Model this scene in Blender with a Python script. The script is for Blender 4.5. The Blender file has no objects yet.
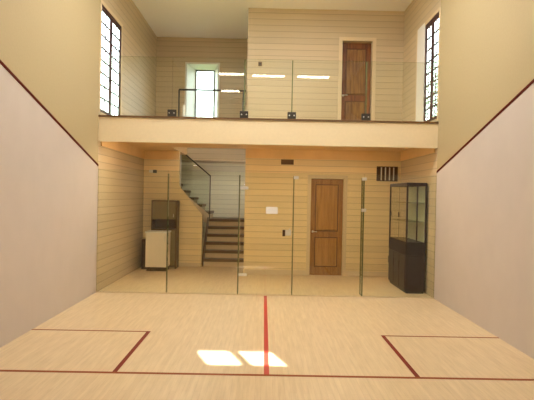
import bpy, bmesh, math, random
from mathutils import Vector, Matrix
random.seed(7)
S = bpy.context.scene
COL = S.collection
S.view_settings.view_transform = 'Standard'
S.view_settings.look = 'None'
S.view_settings.gamma = 1
S.view_settings.use_curve_mapping = False
S.view_settings.exposure = 0.0

# ------------------------------------------------------------------ materials
def mat(name, col, rough=.6, metal=0.0, spec=.4, bump=0, bscale=20, var=0):
    m = bpy.data.materials.new(name); m.use_nodes = True
    nt = m.node_tree; b = nt.nodes['Principled BSDF']
    b.inputs['Base Color'].default_value = (*col, 1)
    b.inputs['Roughness'].default_value = rough
    b.inputs['Metallic'].default_value = metal
    b.inputs['Specular IOR Level'].default_value = spec
    if bump or var:
        tc = nt.nodes.new('ShaderNodeTexCoord'); n = nt.nodes.new('ShaderNodeTexNoise')
        n.inputs['Scale'].default_value = bscale; n.inputs['Detail'].default_value = 4
        nt.links.new(tc.outputs['Object'], n.inputs['Vector'])
        if bump:
            bp = nt.nodes.new('ShaderNodeBump'); bp.inputs['Strength'].default_value = bump
            bp.inputs['Distance'].default_value = .01
            nt.links.new(n.outputs['Fac'], bp.inputs['Height']); nt.links.new(bp.outputs['Normal'], b.inputs['Normal'])
        if var:
            r = nt.nodes.new('ShaderNodeValToRGB')
            r.color_ramp.elements[0].position = .3; r.color_ramp.elements[1].position = .7
            r.color_ramp.elements[0].color = (*[c*(1-var) for c in col], 1)
            r.color_ramp.elements[1].color = (*[min(1, c*(1+var)) for c in col], 1)
            nt.links.new(n.outputs['Fac'], r.inputs['Fac']); nt.links.new(r.outputs['Color'], b.inputs['Base Color'])
    return m

def math_node(nt, op, a, b=None):
    n = nt.nodes.new('ShaderNodeMath'); n.operation = op
    for i, v in enumerate((a, b)):
        if v is None: continue
        if isinstance(v, (int, float)): n.inputs[i].default_value = v
        else: nt.links.new(v, n.inputs[i])
    return n.outputs[0]

def siding_mat(name, col, pitch=.145):
    """horizontal pine boards: one groove every `pitch` metres, each board slightly its own tone"""
    m = bpy.data.materials.new(name); m.use_nodes = True
    nt = m.node_tree; b = nt.nodes['Principled BSDF']
    b.inputs['Roughness'].default_value = .45
    g = nt.nodes.new('ShaderNodeNewGeometry'); sp = nt.nodes.new('ShaderNodeSeparateXYZ')
    nt.links.new(g.outputs['Position'], sp.inputs[0])
    q = math_node(nt, 'DIVIDE', sp.outputs['Z'], pitch)
    fr = math_node(nt, 'FRACT', q); fl = math_node(nt, 'FLOOR', q)
    groove = math_node(nt, 'LESS_THAN', fr, .1)
    wn = nt.nodes.new('ShaderNodeTexWhiteNoise'); wn.noise_dimensions = '1D'
    nt.links.new(fl, wn.inputs['W'])
    mp = nt.nodes.new('ShaderNodeMapping'); mp.inputs['Scale'].default_value = (1.5, 1.5, 40)
    nt.links.new(g.outputs['Position'], mp.inputs[0])
    no = nt.nodes.new('ShaderNodeTexNoise'); no.inputs['Scale'].default_value = 1.2; no.inputs['Detail'].default_value = 4
    nt.links.new(mp.outputs[0], no.inputs['Vector'])
    v = math_node(nt, 'ADD', math_node(nt, 'MULTIPLY', wn.outputs['Value'], .5), math_node(nt, 'MULTIPLY', no.outputs['Fac'], .5))
    r = nt.nodes.new('ShaderNodeValToRGB')
    r.color_ramp.elements[0].color = (*[c*.92 for c in col], 1); r.color_ramp.elements[0].position = .2
    r.color_ramp.elements[1].color = (*[min(1, c*1.04) for c in col], 1); r.color_ramp.elements[1].position = .8
    nt.links.new(v, r.inputs['Fac'])
    mx = nt.nodes.new('ShaderNodeMix'); mx.data_type = 'RGBA'
    nt.links.new(groove, mx.inputs['Factor']); nt.links.new(r.outputs['Color'], mx.inputs['A'])
    mx.inputs['B'].default_value = (*[c*.72 for c in col], 1)
    nt.links.new(mx.outputs['Result'], b.inputs['Base Color'])
    bp = nt.nodes.new('ShaderNodeBump'); bp.invert = True; bp.inputs['Strength'].default_value = .6; bp.inputs['Distance'].default_value = .01
    nt.links.new(groove, bp.inputs['Height']); nt.links.new(bp.outputs['Normal'], b.inputs['Normal'])
    return m

def floor_mat(name):
    m = bpy.data.materials.new(name); m.use_nodes = True
    nt = m.node_tree; b = nt.nodes['Principled BSDF']
    b.inputs['Roughness'].default_value = .33; b.inputs['Specular IOR Level'].default_value = .5
    g = nt.nodes.new('ShaderNodeNewGeometry')
    mp = nt.nodes.new('ShaderNodeMapping'); mp.inputs['Rotation'].default_value = (0, 0, math.pi/2)
    nt.links.new(g.outputs['Position'], mp.inputs[0])
    br = nt.nodes.new('ShaderNodeTexBrick')
    br.inputs['Scale'].default_value = 1; br.inputs['Brick Width'].default_value = .75
    br.inputs['Row Height'].default_value = .058; br.inputs['Mortar Size'].default_value = .0012
    br.inputs['Color1'].default_value = (.76, .585, .36, 1); br.inputs['Color2'].default_value = (.72, .54, .32, 1)
    br.inputs['Mortar'].default_value = (.63, .46, .26, 1); br.inputs['Bias'].default_value = -.25
    br.offset = .37
    nt.links.new(mp.outputs[0], br.inputs['Vector'])
    mp2 = nt.nodes.new('ShaderNodeMapping'); mp2.inputs['Scale'].default_value = (14, 1.2, 1)
    nt.links.new(g.outputs['Position'], mp2.inputs[0])
    no = nt.nodes.new('ShaderNodeTexNoise'); no.inputs['Scale'].default_value = 2; no.inputs['Detail'].default_value = 5
    nt.links.new(mp2.outputs[0], no.inputs['Vector'])
    r = nt.nodes.new('ShaderNodeValToRGB')
    r.color_ramp.elements[0].position = .3; r.color_ramp.elements[0].color = (.86, .84, .8, 1)
    r.color_ramp.elements[1].position = .7; r.color_ramp.elements[1].color = (1, 1, 1, 1)
    nt.links.new(no.outputs['Fac'], r.inputs['Fac'])
    mx = nt.nodes.new('ShaderNodeMix'); mx.data_type = 'RGBA'; mx.blend_type = 'MULTIPLY'; mx.inputs['Factor'].default_value = 1
    nt.links.new(br.outputs['Color'], mx.inputs['A']); nt.links.new(r.outputs['Color'], mx.inputs['B'])
    nt.links.new(mx.outputs['Result'], b.inputs['Base Color'])
    return m

def wood_mat(name, c1, c2, rough=.35, axis='Z'):
    m = bpy.data.materials.new(name); m.use_nodes = True
    nt = m.node_tree; b = nt.nodes['Principled BSDF']; b.inputs['Roughness'].default_value = rough
    tc = nt.nodes.new('ShaderNodeTexCoord'); mp = nt.nodes.new('ShaderNodeMapping')
    mp.inputs['Scale'].default_value = (18, 18, 1.5) if axis == 'Z' else (1.5, 18, 18)
    nt.links.new(tc.outputs['Object'], mp.inputs[0])
    no = nt.nodes.new('ShaderNodeTexNoise'); no.inputs['Scale'].default_value = 1.3; no.inputs['Detail'].default_value = 6
    nt.links.new(mp.outputs[0], no.inputs['Vector'])
    r = nt.nodes.new('ShaderNodeValToRGB')
    r.color_ramp.elements[0].position = .32; r.color_ramp.elements[0].color = (*c1, 1)
    r.color_ramp.elements[1].position = .68; r.color_ramp.elements[1].color = (*c2, 1)
    nt.links.new(no.outputs['Fac'], r.inputs['Fac']); nt.links.new(r.outputs['Color'], b.inputs['Base Color'])
    return m

def glass_mat(name, tint, refl=1.0):
    """thin architectural glass: fresnel mix of clear transmission and a mirror reflection"""
    m = bpy.data.materials.new(name); m.use_nodes = True
    nt = m.node_tree; nt.nodes.clear()
    out = nt.nodes.new('ShaderNodeOutputMaterial'); mix = nt.nodes.new('ShaderNodeMixShader')
    tr = nt.nodes.new('ShaderNodeBsdfTransparent'); tr.inputs[0].default_value = (*tint, 1)
    gl = nt.nodes.new('ShaderNodeBsdfGlossy'); gl.inputs['Roughness'].default_value = .0
    lw = nt.nodes.new('ShaderNodeLayerWeight'); lw.inputs['Blend'].default_value = .5
    sch = math_node(nt, 'POWER', lw.outputs['Facing'], 5)
    fac = math_node(nt, 'ADD', math_node(nt, 'MULTIPLY', sch, .96*refl), .04*refl)
    nt.links.new(fac, mix.inputs[0]); nt.links.new(tr.outputs[0], mix.inputs[1]); nt.links.new(gl.outputs[0], mix.inputs[2])
    nt.links.new(mix.outputs[0], out.inputs[0])
    return m

def emit_mat(name, col, st):
    m = bpy.data.materials.new(name); m.use_nodes = True
    nt = m.node_tree; nt.nodes.clear()
    out = nt.nodes.new('ShaderNodeOutputMaterial'); e = nt.nodes.new('ShaderNodeEmission')
    e.inputs[0].default_value = (*col, 1); e.inputs[1].default_value = st
    nt.links.new(e.outputs[0], out.inputs[0])
    return m

M = dict(
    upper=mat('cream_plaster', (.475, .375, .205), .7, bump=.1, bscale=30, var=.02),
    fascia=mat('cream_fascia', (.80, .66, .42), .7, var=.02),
    cupb=mat('cupboard_brown', (.13, .075, .03), .5),
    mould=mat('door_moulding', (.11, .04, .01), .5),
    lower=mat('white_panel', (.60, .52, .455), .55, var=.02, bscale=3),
    ceil=mat('ceiling_paint', (.88, .86, .84), .8),
    soffit=mat('soffit_boards', (.86, .60, .30), .7, var=.04, bscale=3),
    siding=siding_mat('pine_siding', (.62, .49, .31)),
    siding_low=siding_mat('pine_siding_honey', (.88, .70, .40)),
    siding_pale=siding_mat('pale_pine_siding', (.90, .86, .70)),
    floor=floor_mat('maple_floor'),
    red=mat('red_line_paint', (.50, .035, .02), .45),
    dred=mat('dark_red_line_paint', (.20, .018, .004), .6, spec=.2),
    oline=mat('out_line_paint', (.10, .010, .004), .7, spec=.1),
    sred=mat('thin_red_line_paint', (.29, .07, .012), .6, spec=.2),
    trim=mat('light_trim', (.72, .58, .38), .5),
    white=mat('white_paint', (.85, .83, .78), .5),
    cream_lam=mat('cream_laminate', (.85, .76, .62), .5),
    brown=mat('brown_channel', (.16, .085, .035), .5, metal=.2),
    door=wood_mat('cherry_door', (.28, .12, .025), (.42, .20, .05)),
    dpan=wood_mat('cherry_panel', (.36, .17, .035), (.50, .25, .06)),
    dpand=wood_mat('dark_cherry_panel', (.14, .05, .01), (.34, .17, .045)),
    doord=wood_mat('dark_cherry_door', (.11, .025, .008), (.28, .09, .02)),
    tread=wood_mat('dark_tread', (.11, .055, .02), (.20, .10, .04), axis='X'),
    riser=mat('riser_paint', (.80, .64, .42), .6),
    glass=glass_mat('clear_glass', (.965, .984, .950)),
    glass2=glass_mat('green_glass', (.86, .93, .86)),
    glassm=glass_mat('pale_green_glass', (.93, .965, .93), 1.6),
    gedge=mat('glass_edge', (.14, .17, .07), .25),
    steel=mat('brushed_steel', (.75, .74, .68), .3, metal=.6),
    dmetal=mat('dark_metal', (.05, .042, .035), .4, metal=.5),
    wframe=mat('dark_window_frame', (.07, .03, .03), .5),
    case=mat('dark_case_laminate', (.018, .007, .009), .35, spec=.2),
    caseb=mat('dark_case_base', (.010, .005, .006), .5, spec=.1),
    pale=mat('pale_green_backing', (.72, .76, .60), .5),
    olive=mat('olive_front', (.20, .15, .07), .5),
    niche=mat('dark_wood', (.07, .035, .015), .5),
    black=mat('black_plastic', (.02, .018, .015), .4),
    tube=emit_mat('lit_tube', (1, .90, .70), 40),
    panel=emit_mat('lit_panel', (1, .99, .96), 22),
    cove=emit_mat('lit_cove', (1, .80, .52), 48),
    sconce=emit_mat('lit_sconce', (1, .95, .85), 60),
    rpanel=emit_mat('lit_round_lamp', (1, .78, .5), 8),
    grass=mat('grass', (.10, .16, .05), .9, var=.3, bscale=2),
    leaf=mat('leaf', (.09, .14, .09), .7, var=.4, bscale=6),
    bark=mat('bark', (.10, .07, .05), .9, bump=.5),
    roof=mat('roof_board', (.3, .27, .22), .8),
)

# ------------------------------------------------------------------ mesh helpers
class MB:
    def __init__(s): s.bm = bmesh.new(); s.mats = []
    def mi(s, m):
        if m not in s.mats: s.mats.append(m)
        return s.mats.index(m)
    def box(s, x0, x1, y0, y1, z0, z1, m, bevel=0):
        r = bmesh.ops.create_cube(s.bm, size=1)
        vs = r['verts']
        for v in vs:
            v.co = Vector(((x0+x1)/2+v.co.x*(x1-x0), (y0+y1)/2+v.co.y*(y1-y0), (z0+z1)/2+v.co.z*(z1-z0)))
        fs = {f for v in vs for f in v.link_faces}
        i = s.mi(m)
        for f in fs: f.material_index = i
        if bevel:
            es = list({e for v in vs for e in v.link_edges})
            rr = bmesh.ops.bevel(s.bm, geom=es, offset=bevel, segments=2, affect='EDGES', profile=.5)
            for f in rr['faces']: f.material_index = i
        return s
    def prism(s, pts, axis, a0, a1, m):
        """pts: outline in the two other axes; extruded along axis from a0 to a1"""
        def P(p, a):
            if axis == 'x': return (a, p[0], p[1])
            if axis == 'y': return (p[0], a, p[1])
            return (p[0], p[1], a)
        A = [s.bm.verts.new(P(p, a0)) for p in pts]; B = [s.bm.verts.new(P(p, a1)) for p in pts]
        i = s.mi(m); n = len(pts)
        fs = [s.bm.faces.new(A), s.bm.faces.new(B[::-1])]
        for k in range(n): fs.append(s.bm.faces.new((A[k], B[k], B[(k+1) % n], A[(k+1) % n])))
        for f in fs: f.material_index = i
        return s
    def tube(s, a, b, r, m, seg=12, r2=None):
        a, b = Vector(a), Vector(b); d = b-a
        q = d.to_track_quat('Z', 'Y').to_matrix().to_4x4()
        rr = bmesh.ops.create_cone(s.bm, cap_ends=True, segments=seg, radius1=r, radius2=r if r2 is None else r2, depth=d.length,
                                   matrix=Matrix.Translation((a+b)/2) @ q)
        i = s.mi(m)
        for f in {f for v in rr['verts'] for f in v.link_faces}: f.material_index = i; f.smooth = len(f.verts) == 4
        return s
    def build(s, name, parent=None, kind=None):
        bmesh.ops.recalc_face_normals(s.bm, faces=s.bm.faces[:])
        me = bpy.data.meshes.new(name); s.bm.to_mesh(me); s.bm.free()
        for m in s.mats: me.materials.append(M[m])
        o = bpy.data.objects.new(name, me); COL.objects.link(o)
        if parent:
            o.parent = parent
            w = parent.location
            p = parent.parent
            while p: w = w + p.location; p = p.parent
            me.transform(Matrix.Translation(-w))     # all shapes are given in world metres
        if kind: o['kind'] = kind
        return o

def tag(o, label, cat, group=None):
    o['label'] = label; o['category'] = cat
    if group: o['group'] = group
    return o
def rebase(o, loc):
    o.data.transform(Matrix.Translation(-Vector(loc))); o.location = loc; return o
def empty(name, loc, kind=None):
    o = bpy.data.objects.new(name, None); COL.objects.link(o); o.location = loc; o.empty_display_size = .1
    if kind: o['kind'] = kind
    return o
def thing(name, loc, label, cat, group=None): return tag(empty(name, loc), label, cat, group)

def holed(mb, axis, a0, a1, u0, u1, z0, z1, holes, m):
    """a wall slab with rectangular openings (u0,u1,z0,z1) cut through it"""
    us = sorted({u0, u1, *[h[0] for h in holes], *[h[1] for h in holes]})
    zs = sorted({z0, z1, *[h[2] for h in holes], *[h[3] for h in holes]})
    for i in range(len(us)-1):
        zz = None
        for k in range(len(zs)-1):
            uc, zc = (us[i]+us[i+1])/2, (zs[k]+zs[k+1])/2
            if any(h[0] < uc < h[1] and h[2] < zc < h[3] for h in holes): continue
            if axis == 'x': mb.box(a0, a1, us[i], us[i+1], zs[k], zs[k+1], m)
            else: mb.box(us[i], us[i+1], a0, a1, zs[k], zs[k+1], m)

# ------------------------------------------------------------------ dimensions (metres)
W = 3.2; FRONT = -5.49; GL = 4.26; TOP = 6.35; F2 = 3.30; SB = 2.86; SC = 3.0; DW = 6.8; LW = 7.9; FAR = 9.2; ST = 10.2
T = .15
DL = (1.06, 1.84, 0, 2.32)            # lower door opening
DU = (1.74, 2.46, F2, 5.62)           # upper door opening
WIN = (4.30, 5.66, 3.42, 5.46)
WF = (-2.33, -1.44, 3.75, 5.60)       # far gallery window

# ------------------------------------------------------------------ setting
mb = MB(); mb.box(-W-T, W+T, FRONT-T, ST+T, -.12, 0, 'floor'); fl = mb.build('floor', kind='structure')
def line(name, mk, parent, label):
    m_ = MB(); mk(m_); o = m_.build(name, parent); o['label'] = label; return o
h = .002
line('short_line', lambda q: q.box(-W, W, -.025, .025, 0, h, 'sred'), fl, 'dark red line across the full width of the floor')
line('half_court_line', lambda q: q.box(-.028, .028, .025, GL-.03, 0, h, 'red'), fl, 'bright red centre line running to the glass wall')
for s, w_ in ((-1, 'left'), (1, 'right')):
    def mk(q, s=s):
        q.box(min(s*1.58, s*1.63), max(s*1.58, s*1.63), .025, 1.625, 0, h, 'dred')
        q.box(min(s*1.63, s*W), max(s*1.63, s*W), 1.59, 1.625, 0, h, 'sred')
    line('service_box_line', mk, fl, 'dark red lines of the %s service box' % w_)

for s, nm in ((-1, 'left'), (1, 'right')):
    a0, a1 = sorted((s*W, s*(W+T)))
    zl = lambda y: 2.40+.281*(GL-y)
    mb = MB()
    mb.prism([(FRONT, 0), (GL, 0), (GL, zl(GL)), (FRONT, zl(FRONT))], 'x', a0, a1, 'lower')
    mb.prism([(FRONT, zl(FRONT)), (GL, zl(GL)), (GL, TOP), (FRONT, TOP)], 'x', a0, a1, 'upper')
    w = mb.build('wall_'+nm, kind='structure')
    i0, i1 = sorted((s*(W-.008), s*W))
    m_ = MB(); m_.prism([(FRONT, zl(FRONT)-.019), (GL, zl(GL)-.019), (GL, zl(GL)+.019), (FRONT, zl(FRONT)+.019)], 'x', i0, i1, 'oline')
    o = m_.build('out_line', w); o['label'] = 'dark red slanting out line'
    # rear part of the side walls (behind the glass), boarded
    end = ST if s < 0 else DW
    mb = MB()
    b0, b1 = sorted((s*W, s*(W+.04)))
    holed(mb, 'x', b0, b1, GL, end, 0, TOP, [WIN], 'siding')
    mb.build('wall_%s_rear' % nm, kind='structure')

# front wall, with the small high window the sun comes through
CW = [(1.49, 1.88, 4.00, 4.35), (1.99, 2.38, 4.00, 4.35)]
mb = MB(); holed(mb, 'y', FRONT-.03, FRONT, -W, W, 0, TOP, CW, 'lower'); mb.build('wall_front', kind='structure')

mb = MB(); mb.box(-W-T, W+T, FRONT-T, ST+T, TOP, TOP+.12, 'ceil'); mb.build('ceiling', kind='structure')

# gallery floor slab (also the ceiling of the lower corridor) with the stair void
mb = MB()
mb.box(-W, W, GL+.02, GL+.14, SB, F2, 'soffit')
mb.box(-W, W, GL+.14, DW, SC, F2, 'soffit')
mb.box(-W, -2.28, DW, FAR, SC, F2, 'soffit')
mb.box(-W, -.52, FAR, ST, SB, F2, 'siding')
mb.build('ceiling_corridor', kind='structure')
mb = MB(); mb.box(-W, W, GL-.01, GL+.02, SB-.01, F2+.01, 'fascia'); mb.build('trim_1', kind='structure')     # cream fascia
mb = MB(); mb.box(-W, W, GL-.03, GL+.05, F2+.01, F2+.045, 'brown'); mb.build('trim_2', kind='structure')      # brown glazing channel
mb = MB(); mb.box(-W, W, GL-.012, GL+.035, 0, .018, 'trim'); mb.build('trim_3', kind='structure')

# wall with the two doors, both storeys
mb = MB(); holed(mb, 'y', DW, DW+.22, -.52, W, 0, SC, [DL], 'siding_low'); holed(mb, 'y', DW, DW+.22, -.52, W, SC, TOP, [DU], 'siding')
mb.build('wall_back', kind='structure')
mb = MB(); mb.box(-.52, -.40, DW+.22, ST, 0, TOP, 'siding'); mb.build('wall_stair_side', kind='structure')
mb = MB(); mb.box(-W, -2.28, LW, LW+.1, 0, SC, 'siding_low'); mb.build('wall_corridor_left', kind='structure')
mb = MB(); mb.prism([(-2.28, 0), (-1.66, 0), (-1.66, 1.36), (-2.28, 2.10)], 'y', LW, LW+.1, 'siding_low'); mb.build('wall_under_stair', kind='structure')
mb = MB(); mb.box(-W, -.52, ST, ST+.12, 0, F2, 'siding_pale'); mb.build('wall_stair_back', kind='structure')  # siding colour made paler to stand in for light in the stairwell
mb = MB(); holed(mb, 'y', FAR, FAR+.12, -W, -.52, F2, TOP, [WF], 'siding'); mb.build('wall_gallery_far', kind='structure')
# opening of the far gallery window continues through the outer wall
mb = MB(); mb.box(-.52, W, DW-.02, DW, 2.78, SC, 'soffit'); mb.build('trim_4', kind='structure')
mb = MB(); mb.box(-W, -W+.02, GL+.14, LW-.02, 2.78, SC, 'soffit'); mb.box(-W, -2.28, LW-.02, LW, 2.78, SC, 'soffit'); mb.build('trim_5', kind='structure')
mb = MB(); mb.box(W-.02, W, GL+.14, DW-.02, 2.78, SC, 'soffit'); mb.build('trim_6', kind='structure')
mb = MB(); mb.box(-.50, .98, DW-.015, DW, 0, .12, 'trim', .004); mb.box(1.92, W, DW-.015, DW, 0, .12, 'trim', .004); mb.build('baseboard_back', kind='structure')
mb = MB(); mb.box(-W, -1.66, LW-.015, LW, 0, .10, 'trim', .004); mb.build('baseboard_left', kind='structure')

# ------------------------------------------------------------------ wooden doors
def wood_door(n, op, dm, pm, dep):
    x0, x1, z0, z1 = op
    r = empty('door_%d' % n, ((x0+x1)/2, DW, z0), 'structure')
    f = MB(); c = .085
    f.box(x0-c, x0, DW-.02, DW, z0, z1+c, 'trim', .004); f.box(x1, x1+c, DW-.02, DW, z0, z1+c, 'trim', .004)
    f.box(x0, x1, DW-.02, DW, z1, z1+c, 'trim', .004)
    f.build('door_frame', r)
    y0, y1 = DW+dep, DW+dep+.04
    d = MB(); sw = .11; g = .004
    X0, X1, Z0, Z1 = x0+g, x1-g, z0+g, z1-g
    zm = z0+.92
    d.box(X0, X0+sw, y0, y1, Z0, Z1, dm, .003); d.box(X1-sw, X1, y0, y1, Z0, Z1, dm, .003)
    for a, b in ((Z0, Z0+.2), (zm, zm+.14), (Z1-.13, Z1)): d.box(X0+sw, X1-sw, y0, y1, a, b, dm, .003)
    leaf = d.build('door_leaf', r)
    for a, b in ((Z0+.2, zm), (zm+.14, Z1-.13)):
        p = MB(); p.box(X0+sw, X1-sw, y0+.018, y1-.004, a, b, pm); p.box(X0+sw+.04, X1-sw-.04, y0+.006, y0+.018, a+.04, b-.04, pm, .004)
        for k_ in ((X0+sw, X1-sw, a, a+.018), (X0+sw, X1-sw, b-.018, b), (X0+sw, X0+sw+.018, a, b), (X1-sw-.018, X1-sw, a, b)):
            p.box(k_[0], k_[1], y0+.004, y0+.0185, k_[2], k_[3], 'mould')  # thin dark strips painted as the groove shadow around each panel
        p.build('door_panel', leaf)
    k = MB(); hx = X0+.06
    k.tube((hx, y0, z0+1.05), (hx, y0-.045, z0+1.05), .012, 'steel'); k.tube((hx-.01, y0-.045, z0+1.05), (hx+.1, y0-.045, z0+1.05), .009, 'steel')
    k.tube((hx, y0, z0+1.05), (hx, y0-.006, z0+1.05), .026, 'steel', 20)
    k.build('door_handle', r)
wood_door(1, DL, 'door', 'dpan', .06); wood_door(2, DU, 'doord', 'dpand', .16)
# dark closet space behind the doors is simply closed off
mb = MB(); mb.box(-.40, W, DW+.30, DW+.34, 0, TOP, 'roof'); mb.build('wall_back_outer', kind='structure')

# ------------------------------------------------------------------ casement windows of the gallery
def side_window(n, s):
    y0, y1, z0, z1 = WIN
    Y1_ = y1
    if s > 0: y1 = 5.16
    r = empty('window_%d' % n, (s*W, (y0+y1)/2, z0), 'structure')
    def bx(q, a, b, *k):      # a,b measured outwards from the wall's inner face
        q.box(*sorted((s*(W+a), s*(W+b))), *k)
    c = MB(); w_ = .07
    if s > 0: bx(c, -.012, .05, y1, Y1_, z0-.05, z1+w_, 'white')
    for k in ((y0-.05, y0, z0-.05, z1+w_), (Y1_, Y1_+w_, z0-.05, z1+w_), (y0, y1, z1, z1+w_), (y0, y1, z0-.05, z0)): bx(c, -.012, 0, *k, 'trim')
    c.build('window_casing', r)
    f = MB(); e = .045
    for k in ((y0, y0+e, z0, z1), (y1-e, y1, z0, z1), (y0+e, y1-e, z1-e-.03, z1), (y0+e, y1-e, z0, z0+e)): bx(f, .004, .034, *k, 'wframe')
    ym = (y0+y1)/2; bx(f, .004, .034, ym-.045, ym+.045, z0+e, z1-e-.03, 'wframe')
    f.build('window_frame', r)
    for a, b in ((y0+e, ym-.045), (ym+.045, y1-e)):
        q = MB(); t = .022; A, B = z0+e, z1-e-.03
        for k in ((a, a+t, A, B), (b-t, b, A, B), (a+t, b-t, B-t, B), (a+t, b-t, A, A+t)): bx(q, .01, .03, *k, 'wframe')
        mid = (a+b)/2; bx(q, .015, .025, mid-.014, mid+.014, A+t, B-t, 'wframe')
        for i in range(1, 8):
            z = A+(B-A)*i/8; bx(q, .014, .026, a+t, b-t, z-.016, z+.016, 'wframe')
        sa = q.build('sash', r)
        p = MB(); bx(p, .018, .022, a+t, b-t, A+t, B-t, 'glass'); p.build('pane', sa)
side_window(1, -1); side_window(2, 1)

# far gallery window set at the back of a splayed white reveal
x0, x1, z0, z1 = WF; YW = 9.75; ax0, ax1, az0, az1 = -2.15, -1.59, 3.75, 5.56
r = empty('window_3', ((x0+x1)/2, FAR, z0), 'structure')
c = MB()
c.prism([(x0, FAR-.02), (ax0, YW), (ax0-.05, YW), (x0-.05, FAR-.02)], 'z', z0, z1, 'white')
c.prism([(x1, FAR-.02), (ax1, YW), (ax1+.05, YW), (x1+.05, FAR-.02)], 'z', z0, z1, 'white')
c.prism([(FAR-.02, z1), (YW, az1), (YW, z1+.05), (FAR-.02, z1+.05)], 'x', x0-.05, x1+.05, 'white')
c.box(x0-.05, x1+.05, FAR-.02, YW, z0-.05, z0, 'white')
c.build('reveal', r)
f = MB(); e = .03
for k in ((ax0, ax0+e, az0, az1), (ax1-e, ax1, az0, az1), (ax0+e, ax1-e, az1-e, az1), (ax0+e, ax1-e, az0, az0+e)): f.box(k[0], k[1], YW-.03, YW+.03, k[2], k[3], 'dmetal')
f.build('window_frame', r)
p = MB(); p.box(ax0+e, ax1-e, YW, YW+.005, az0+e, az1-e, 'glass'); p.build('pane', r)

# small high window in the front wall (behind the camera)
r = empty('window_4', (1.94, FRONT, 4.0), 'structure')
f = MB()
for a, b, c_, d in CW:
    for k in ((a-.03, a, c_-.03, d+.03), (b, b+.03, c_-.03, d+.03), (a, b, d, d+.03), (a, b, c_-.03, c_)): f.box(k[0], k[1], FRONT, FRONT+.012, k[2], k[3], 'white')
f.build('window_frame', r)

# unseen tall box added outside on the right, it keeps the sun off the right gallery window
mb = MB(); mb.box(3.6, 6.8, -2.5, 2.0, -.13, 9.4, 'roof'); mb.build('wall_outer_wing', kind='structure')

# ------------------------------------------------------------------ lower glass wall
def glass_box(q, x0, x1, y0, y1, z0, z1, m='glass', edge='gedge'):
    q.box(x0, x1, y0, y1, z0, z1, m)
    q.bm.faces.ensure_lookup_table(); i = q.mi(edge)
    thin = min((x1-x0, 0), (y1-y0, 1))[1]
    for f in q.bm.faces[-6:]:
        f.normal_update()
        if abs(f.normal[thin]) < .5: f.material_index = i
    return q
GH = 2.33
gw = thing('glass_wall', (0, GL, 0), 'tall clear glass back wall of the court, fixed panels with upright fins', 'glass wall')
JX = [-W+.004, -1.88, -.52, .49, 1.83, W-.004]
for i in range(5):
    a, b = JX[i]+.003, JX[i+1]-.003
    if i == 2: continue
    q = MB(); glass_box(q, a, b, GL, GL+.012, .018, GH)
    q.build('glass_panel', gw)
for x, d, t in ((-1.88, .09, .012), (-.53, .2, .02), (.50, .2, .016), (1.83, .22, .02)):
    q = MB(); glass_box(q, x-t/2, x+t/2, GL+.014, GL+.014+d, .018, 2.27, 'glass2')
    o = q.build('glass_fin', gw)
    if x > 0:
        for z in (2.21, 1.62) if x > 1 else (2.21,):
            q = MB(); q.box(x-.045+(.04 if x < 1 else 0), x+.045+(.04 if x < 1 else 0), GL-.014, GL-.001, z, z+.06, 'steel', .004); q.build('clip', o)

gd = thing('glass_door', (-.52, GL, .018), 'frameless glass door in the middle of the lower glass wall', 'glass door')
q = MB(); glass_box(q, -.517, .487, GL, GL+.012, .022, GH-.01); q.build('pane', gd)
for z in (.36, 2.0):
    q = MB(); q.box(-.515, -.36, GL-.012, GL, z, z+.055, 'steel', .005); q.box(-.50, -.36, GL+.012, GL+.024, z, z+.055, 'steel', .005)
    q.build('hinge', gd)
q = MB(); q.box(.30, .35, GL-.02, GL, 1.13, 1.25, 'niche', .004); q.box(.355, .465, GL-.015, GL, 1.15, 1.25, 'steel', .005); q.box(.30, .465, GL+.012, GL+.03, 1.14, 1.25, 'steel', .005)
lk = q.build('lock', gd)
q = MB(); q.tube((.43, GL-.015, 1.2), (.43, GL-.04, 1.2), .02, 'steel', 16); q.tube((.43, GL-.035, 1.2), (.43, GL-.035, 1.28), .008, 'steel'); q.build('thumb_turn', lk)

q = MB(); q.box(-.02, .20, GL-.004, GL-.001, 1.55, 1.68, 'white', .001)
tag(rebase(q.build('notice'), (.09, GL-.002, 1.55)), 'small white notice stuck on the glass door', 'notice')

# ------------------------------------------------------------------ upper glass balustrade
BX = [-W+.004, -1.83, -.47, .43, 1.83, W-.004]
ub = thing('glass_balustrade', (0, GL, F2+.045), 'frameless glass balustrade with dark clamps along the gallery edge', 'balustrade')
for i in range(5):
    a, b = BX[i]+.004, BX[i+1]-.004
    q = MB(); glass_box(q, a, b, GL+.002, GL+.014, F2+.045, 4.46)
    q.build('glass_panel', ub)
for x in BX[1:5]:
    q = MB(); q.box(x-.08, x+.08, GL-.022, GL+.001, F2+.05, F2+.175, 'dmetal', .006); q.box(x-.08, x+.08, GL+.015, GL+.036, F2+.05, F2+.175, 'dmetal', .006)
    q.tube((x-.045, GL-.022, F2+.11), (x-.045, GL-.028, F2+.11), .012, 'steel'); q.tube((x+.045, GL-.022, F2+.11), (x+.045, GL-.028, F2+.11), .012, 'steel')
    q.build('clamp', ub)

for x in BX[2:5]:
    q = MB(); q.box(x-.009, x+.009, GL+.0005, GL+.0155, F2+.18, 4.45, 'gedge'); q.build('joint_strip', ub)

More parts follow.
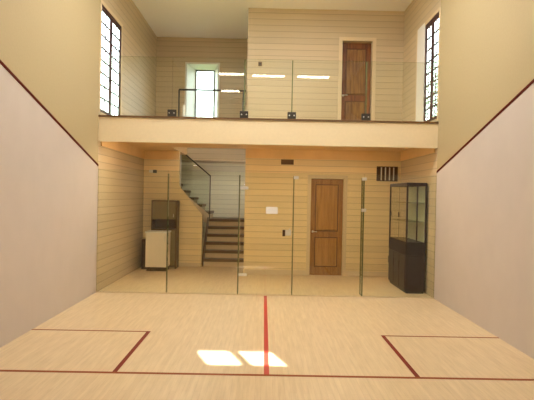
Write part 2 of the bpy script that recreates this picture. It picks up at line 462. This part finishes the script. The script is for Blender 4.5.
# ------------------------------------------------------------------ gallery railing round the stair void
gr = thing('gallery_railing', (-1.3, 6.72, F2), 'dark thin metal railing around the stair opening on the gallery', 'railing')
q = MB(); q.tube((-2.12, 6.72, 4.36), (-.54, 6.72, 4.36), .022, 'dmetal'); q.build('handrail', gr)
for x in (-2.12, -.60):
    q = MB(); q.tube((x, 6.72, F2), (x, 6.72, 4.36), .018, 'dmetal'); q.tube((x, 6.72, F2), (x, 6.72, F2+.02), .045, 'dmetal'); q.build('post', gr)
q = MB(); q.box(-2.0, -1.95, 6.58, 6.63, F2, 3.98, 'white', .005); q.box(-2.03, -1.92, 6.55, 6.66, F2, F2+.02, 'white', .003)
tag(rebase(q.build('bollard'), (-1.97, 6.6, F2)), 'short white upright post beside the left end of the gallery railing', 'post')

# ------------------------------------------------------------------ staircase
st = thing('staircase', (-1.08, 8.0, 0), 'wooden staircase with dark treads turning left behind the glass wall', 'staircase')
n1, rise, run = 6, .2, .22; SX0, SX1 = -1.62, -.53
for k in range(n1):
    y = 8.02+k*run; z = rise*(k+1)
    q = MB(); d = run+.03 if k < n1-1 else 1.05
    q.box(SX0, SX1, y-.03, y+d, z-.075, z, 'tread', .006); q.build('tread', st)
    q = MB(); q.box(SX0+.005, SX1-.005, y, y+.02, z-rise, z-.075, 'riser'); q.build('riser', st)
YB = 8.02+(n1-1)*run     # landing front
q = MB(); q.prism([(7.96, 0), (8.1, 0), (YB+.2, 1.0), (YB+.2, 1.24), (YB-.05, 1.24), (7.96, .24)], 'x', -1.655, -1.625, 'tread'); q.build('stringer', st)
for k in range(5):
    z = 1.2+.2*(k+1); x1_ = -1.58-.24*k
    q = MB(); q.box(x1_-.32, x1_, YB+.06, ST-.02, z-.07, z, 'tread', .006); q.build('tread', st)
    q = MB(); q.box(x1_-.05, x1_-.03, YB+.07, ST-.03, z-.2, z-.07, 'riser'); q.build('riser', st)
q = MB(); q.prism([(-1.6, .98), (-1.6, 1.3), (-2.8, 2.3), (-2.8, 2.0)], 'y', YB+.03, YB+.055, 'riser'); q.build('stringer', st)
q = MB(); q.box(-W+.01, -2.79, YB+.06, ST-.02, 2.13, 2.2, 'tread'); q.build('landing', st)
# stair balustrade
sb = MB(); sb.tube((-2.42, YB, 3.1), (-1.6, YB, 2.42), .018, 'dmetal'); sb.tube((-1.6, YB, 1.2), (-1.6, YB, 2.43), .014, 'dmetal'); sb.build('handrail', st)
q = MB(); q.prism([(-2.42, 2.02), (-1.62, 1.33), (-1.62, 2.40), (-2.42, 3.06)], 'y', YB-.006, YB+.006, 'glassm'); q.build('glass_infill', st)
q = MB(); q.box(-2.475, -2.43, YB-.02, YB+.02, 1.98, 3.12, 'white', .004); o = q.build('newel_post', st); o['label'] = 'white upper post'

# ------------------------------------------------------------------ glass display case along the right wall
dc = thing('display_case', (2.97, 5.4, 0), 'tall dark display case with glass upper half against the right wall', 'display case')
X0, X1, Y0, Y1, H = 2.765, 3.165, 4.70, 6.06, 2.19
q = MB(); t = .03
for x in (X0, X1-t):
    for y in (Y0, Y1-t): q.box(x, x+t, y, y+t, 1.0, H, 'case')
for z in (H-.05,):
    q.box(X0, X1, Y0, Y0+t, z, H, 'case'); q.box(X0, X1, Y1-t, Y1, z, H, 'case'); q.box(X0, X0+t, Y0+t, Y1-t, z, H, 'case'); q.box(X1-t, X1, Y0+t, Y1-t, z, H, 'case')
q.box(X0+t, X0+t+.005, (Y0+Y1)/2-.012, (Y0+Y1)/2+.012, 1.0, H-.05, 'case')
q.box(X0+.20, X0+.225, Y0, Y0+.02, 1.0, H-.05, 'case')
q.build('frame', dc)
q = MB(); q.box(X0, X1, Y0, Y1, H, H+.015, 'case', .004); q.build('top', dc)
q = MB(); q.box(X0+t+.006, X1-t-.006, Y0+.008, Y0+.014, 1.02, H-.06, 'glass'); o = q.build('front_pane', dc)
for a, b in ((Y0+t, (Y0+Y1)/2-.015), ((Y0+Y1)/2+.015, Y1-t)):
    q = MB(); q.box(X0+.01, X0+.016, a+.002, b-.002, 1.02, H-.06, 'glass'); o = q.build('sliding_pane', dc)
    q2 = MB(); q2.box(X0-.006, X0+.01, b-.09, b-.06, 1.5, 1.6, 'case'); q2.build('finger_pull', o)
q = MB(); q.box(X1-.028, X1-.02, Y0+t, Y1-t, 1.0, H-.05, 'pale'); o = q.build('back_panel', dc); o['label'] = 'pale back panel'
for z in (1.42, 1.80):
    q = MB(); glass_box(q, X0+.035, X1-.032, Y0+.04, Y1-.04, z, z+.01, 'glass2', 'gedge'); q.build('shelf', dc)
q = MB(); q.box(X0+.01, X1-.005, Y0+.01, Y1-.01, .05, 1.0, 'case'); q.box(X0+.03, X1-.02, Y0+.03, Y1-.03, 0, .05, 'black'); q.build('base_cabinet', dc)
q = MB(); q.box(X0, X1, Y0, Y1, .76, 1.02, 'caseb', .004); q.build('deck', dc)
for k in range(3):
    a = Y0+.02+k*.44; q = MB(); q.box(X0-.004, X0+.01, a+.008, a+.432, .07, .74, 'case', .004); o = q.build('cabinet_door', dc)
    q = MB(); q.tube((X0-.02, a+.40, .45), (X0-.02, a+.40, .60), .006, 'dmetal'); q.tube((X0-.02, a+.40, .46), (X0, a+.40, .46), .004, 'dmetal', 8); q.tube((X0-.02, a+.40, .59), (X0, a+.40, .59), .004, 'dmetal', 8); q.build('handle', o)
q = MB(); q.box(X0+.02, X1-.015, Y0-.002, Y0+.01, .07, .74, 'case', .004); q.build('end_panel', dc)

# ------------------------------------------------------------------ white cabinet, cupboard behind it, dark board
wc = thing('white_cabinet', (-2.65, 7.2, 0), 'low white cabinet with dark plinth in the left corridor corner', 'cabinet')
q = MB(); q.box(-2.91, -2.39, 6.98, 7.42, .10, .93, 'cream_lam', .006); q.build('body', wc)
q = MB(); q.box(-2.89, -2.41, 7.02, 7.42, 0, .10, 'niche'); q.build('plinth', wc)
q = MB(); q.box(-2.925, -2.375, 6.96, 7.43, .93, .965, 'white', .006); q.build('worktop', wc)
q = MB(); q.box(-2.90, -2.40, 6.962, 6.98, .12, .915, 'cream_lam', .005); o = q.build('door', wc)
q = MB(); q.tube((-2.45, 6.94, .72), (-2.45, 6.94, .86), .006, 'steel'); q.tube((-2.45, 6.94, .73), (-2.45, 6.962, .73), .004, 'steel', 8); q.tube((-2.45, 6.94, .85), (-2.45, 6.962, .85), .004, 'steel', 8); q.build('handle', o)

cb = thing('cupboard', (-2.57, 7.67, 0), 'tall brown cupboard with open dark shelf standing behind the white cabinet', 'cupboard')
q = MB(); a, b = -2.89, -2.25
q.box(a, a+.025, 7.47, 7.88, 0, 1.72, 'cupb'); q.box(b-.03, b, 7.47, 7.88, 0, 1.72, 'cupb'); q.box(a+.025, b-.03, 7.86, 7.88, 0, 1.72, 'cupb')
for z in (.05, .97, 1.22, 1.695): q.box(a+.025, b-.03, 7.48, 7.86, z, z+.025, 'cupb')
q.build('carcass', cb)
q = MB(); q.box(a+.03, b-.035, 7.462, 7.48, 1.25, 1.69, 'olive', .004); o = q.build('door', cb); o['label'] = 'olive brown upper door'
q = MB(); q.tube((b-.08, 7.45, 1.30), (b-.08, 7.45, 1.38), .006, 'steel'); q.build('handle', o)
q = MB(); q.box(a+.03, b-.035, 7.462, 7.48, .08, .965, 'olive', .004); o = q.build('door', cb)

q = MB(); q.box(-3.08, -2.95, 7.3, 7.34, 0, .74, 'niche', .006); q.box(-3.08, -3.05, 7.34, 7.5, 0, .74, 'niche'); q.box(-2.98, -2.95, 7.34, 7.5, 0, .74, 'niche'); q.box(-3.05, -2.98, 7.34, 7.5, .70, .74, 'niche')
tag(rebase(q.build('narrow_stand'), (-3.0, 7.35, 0)), 'narrow dark brown upright stand between the white cabinet and left wall', 'stand')

# ------------------------------------------------------------------ small wall fittings
v = thing('wall_vent', (2.87, DW, 2.30), 'wide wall vent with dark vertical slots above the display case', 'vent')
q = MB(); q.box(2.62, 3.12, DW-.008, DW, 2.29, 2.64, 'niche'); q.build('backing', v)
q = MB()
for k in ((2.62, 3.12, 2.29, 2.31), (2.62, 3.12, 2.62, 2.64), (2.62, 2.64, 2.31, 2.62), (3.10, 3.12, 2.31, 2.62)): q.box(k[0], k[1], DW-.022, DW-.008, k[2], k[3], 'niche')
q.build('frame', v)
for i in range(4):
    x = 2.73+i*.098; q = MB(); q.box(x-.014, x+.014, DW-.02, DW-.008, 2.31, 2.62, 'steel', .002); q.build('slat', v)
q = MB(); q.box(.33, .63, DW-.03, DW, 2.64, 2.76, 'brown', .006)
for i in range(4): q.box(.35, .61, DW-.034, DW-.03, 2.65+i*.025, 2.658+i*.025, 'niche')
tag(rebase(q.build('wall_grille'), (.48, DW, 2.63)), 'small brown horizontal grille high on the boarded wall near the ceiling', 'grille')
q = MB(); q.box(-.26, -.17, DW-.03, DW, 4.97, 5.07, 'brown', .008); q.tube((-.215, DW-.03, 5.02), (-.215, DW-.045, 5.02), .025, 'dmetal')  # small thermostat
tag(rebase(q.build('wall_switch'), (-.215, DW, 4.97)), 'small dark square fitting on the upper boarded wall left of the door', 'wall fitting')
q = MB(); q.box(-3.06, -2.95, LW-.03, LW, 2.43, 2.50, 'white', .006); q.box(-2.95, -2.86, LW-.07, LW, 2.42, 2.50, 'black', .01); q.tube((-2.905, LW-.07, 2.46), (-2.905, LW-.10, 2.46), .028, 'black', 16)
tag(rebase(q.build('wall_camera'), (-2.96, LW, 2.42)), 'small black and white fitting high on the left corridor wall', 'wall fitting')

# ------------------------------------------------------------------ lamps
def strip(x, y, z, ds, L=1.15, wall=False):
    t_ = thing('wall_sconce' if wall else 'ceiling_strip_light', (x, y, z), ds, 'light', 'strip lights over the court front')
    q = MB()
    if wall: q.box(x-L/2-.03, x+L/2+.03, y-.06, y, z-.05, z+.05, 'white', .01)
    else: q.box(x-L/2-.03, x+L/2+.03, y-.05, y+.05, z+.02, TOP, 'white', .004)
    q.build('housing', t_)
    q = MB(); yy = y+.02 if wall else y
    q.box(x-L/2, x+L/2, yy-.02, yy+.055, z-.045, z+.02, 'tube', .012) if not wall else q.box(x-L/2, x+L/2, y, y+.03, z-.035, z+.035, 'tube', .01)
    q.build('tube', t_)
strip(-1.34, -4.7, 6.30, 'left short strip light of the front row on the court ceiling', .9)
strip(-1.41, FRONT+.0601, 5.82, 'short strip light high on the front wall', .68, True)
strip(.02, -4.7, 6.26, 'middle strip light of the front row on the court ceiling')
strip(1.66, -4.7, 6.26, 'right strip light of the front row on the court ceiling')
k = 0
for y in (1.2, 2.35, 3.5):
    for x in (-1.2, 1.2):
        t_ = thing('ceiling_light', (x, y, TOP-.08), '%s flush ceiling panel light, row %s from the glass wall' % ('left' if x < 0 else 'right', {3.5: 'nearest', 2.35: 'second', 1.2: 'third'}[y]), 'light', 'court ceiling lights')
        q = MB(); q.box(x-.62, x+.62, y-.32, y+.32, TOP-.06, TOP, 'white', .01); q.build('housing', t_)
        q = MB(); q.box(x-.58, x+.58, y-.28, y+.28, TOP-.075, TOP-.06, 'panel'); q.build('diffuser', t_)
def round_lamp(x, y, z, ds, r_=.11):
    t_ = thing('round_ceiling_lamp', (x, y, z-.03), ds, 'light', 'round ceiling lamps behind the glass')
    q = MB(); q.tube((x, y, z-.02), (x, y, z), r_+.02, 'white', 24); q.build('ring', t_)
    q = MB(); q.tube((x, y, z-.03), (x, y, z-.02), r_, 'rpanel', 24); q.build('diffuser', t_)
for x, n_ in ((-1.9, 'left'), (1.4, 'right')):  # fill lamps added out of sight to brighten the corridor
    t_ = thing('cove_light', (x, GL+.5, SC-.05), '%s long lamp on the corridor ceiling behind the front beam' % n_, 'light', 'lamps behind the beam')
    q = MB(); q.box(x-.8, x+.8, GL+.42, GL+.58, SC-.04, SC, 'white', .005); q.build('housing', t_)
    q = MB(); q.box(x-.78, x+.78, GL+.44, GL+.56, SC-.05, SC-.04, 'cove'); q.build('diffuser', t_)
t_ = thing('wall_sconce', (-.53, 9.0, 2.2), 'wall lamp inside the stairwell on its right side wall', 'light')  # lamp added out of view to light the stairs
q = MB(); q.box(-.545, -.52, 8.9, 9.1, 2.1, 2.3, 'white', .005); q.build('backplate', t_)
q = MB(); q.box(-.60, -.545, 8.92, 9.08, 2.12, 2.28, 'sconce', .01); q.build('shade', t_)
for x, n_ in ((-1.4, 'left'), (1.2, 'right')):
    round_lamp(x, 5.6, TOP, '%s round lamp on the gallery ceiling' % n_, .16)

# ------------------------------------------------------------------ outside
mb = MB(); mb.box(-40, 40, -40, 60, -.4, -.13, 'grass'); mb.build('ground', kind='structure')
tr = thing('tree', (6.9, 13.2, -.13), 'green leafy tree outside the right gallery window', 'tree')
q = MB(); q.tube((6.9, 13.2, -.13), (6.9, 13.2, 5.4), .16, 'bark', 12, .09)
for a in range(5):
    an = a*1.26; q.tube((6.9, 13.2, 2.6), (6.9+math.cos(an)*.9, 13.2+math.sin(an)*.9, 4.2), .06, 'bark', 8, .02)
q.build('trunk', tr)
q = MB(); i = q.mi('leaf')
for _ in range(2600):
    d = Vector((random.gauss(0, 1), random.gauss(0, 1), random.gauss(0, 1))).normalized()*random.random()**.45
    c = Vector((6.9+d.x*1.7, 13.2+d.y*1.7, 5.2+d.z*2.5)); s_ = random.uniform(.05, .11)
    u = Vector((random.gauss(0, 1), random.gauss(0, 1), random.gauss(0, 1))).normalized(); w_ = u.orthogonal().normalized()
    f = q.bm.faces.new([q.bm.verts.new(c+p) for p in (u*s_, w_*s_*.5, -u*s_, -w_*s_*.5)]); f.material_index = i
q.build('foliage', tr)

# ------------------------------------------------------------------ daylight
w = bpy.data.worlds.new('World'); S.world = w; w.use_nodes = True
bg = w.node_tree.nodes['Background']
bg.inputs[0].default_value = (.80, .91, 1, 1); bg.inputs[1].default_value = 9
sun = bpy.data.lights.new('sun', 'SUN'); sun.energy = 45; sun.angle = math.radians(.55); sun.color = (1, .98, .95)
so = bpy.data.objects.new('sun', sun); COL.objects.link(so); so.location = (8, -20, 20)
so.rotation_euler = Vector((-.37, 1, -.69)).to_track_quat('-Z', 'Y').to_euler()

# ------------------------------------------------------------------ camera
cam = bpy.data.cameras.new('camera'); co = bpy.data.objects.new('camera', cam); COL.objects.link(co)
cam.sensor_width = 36; cam.lens = 507.6/534*36; cam.clip_start = .02; cam.clip_end = 200
yaw, pit, roll = .0063, -.0089, .0197
fwd = Vector((math.sin(yaw)*math.cos(pit), math.cos(yaw)*math.cos(pit), math.sin(pit)))
right = Vector((math.cos(yaw), -math.sin(yaw), 0)); up = right.cross(fwd)
# the picture leans clockwise: image right = right*cos - up*sin in view space
R = right*math.cos(roll)+up*math.sin(roll); U = up*math.cos(roll)-right*math.sin(roll)
co.matrix_world = Matrix(((R.x, U.x, -fwd.x, -.0652), (R.y, U.y, -fwd.y, -5.33), (R.z, U.z, -fwd.z, 1.8938), (0, 0, 0, 1)))
S.camera = co
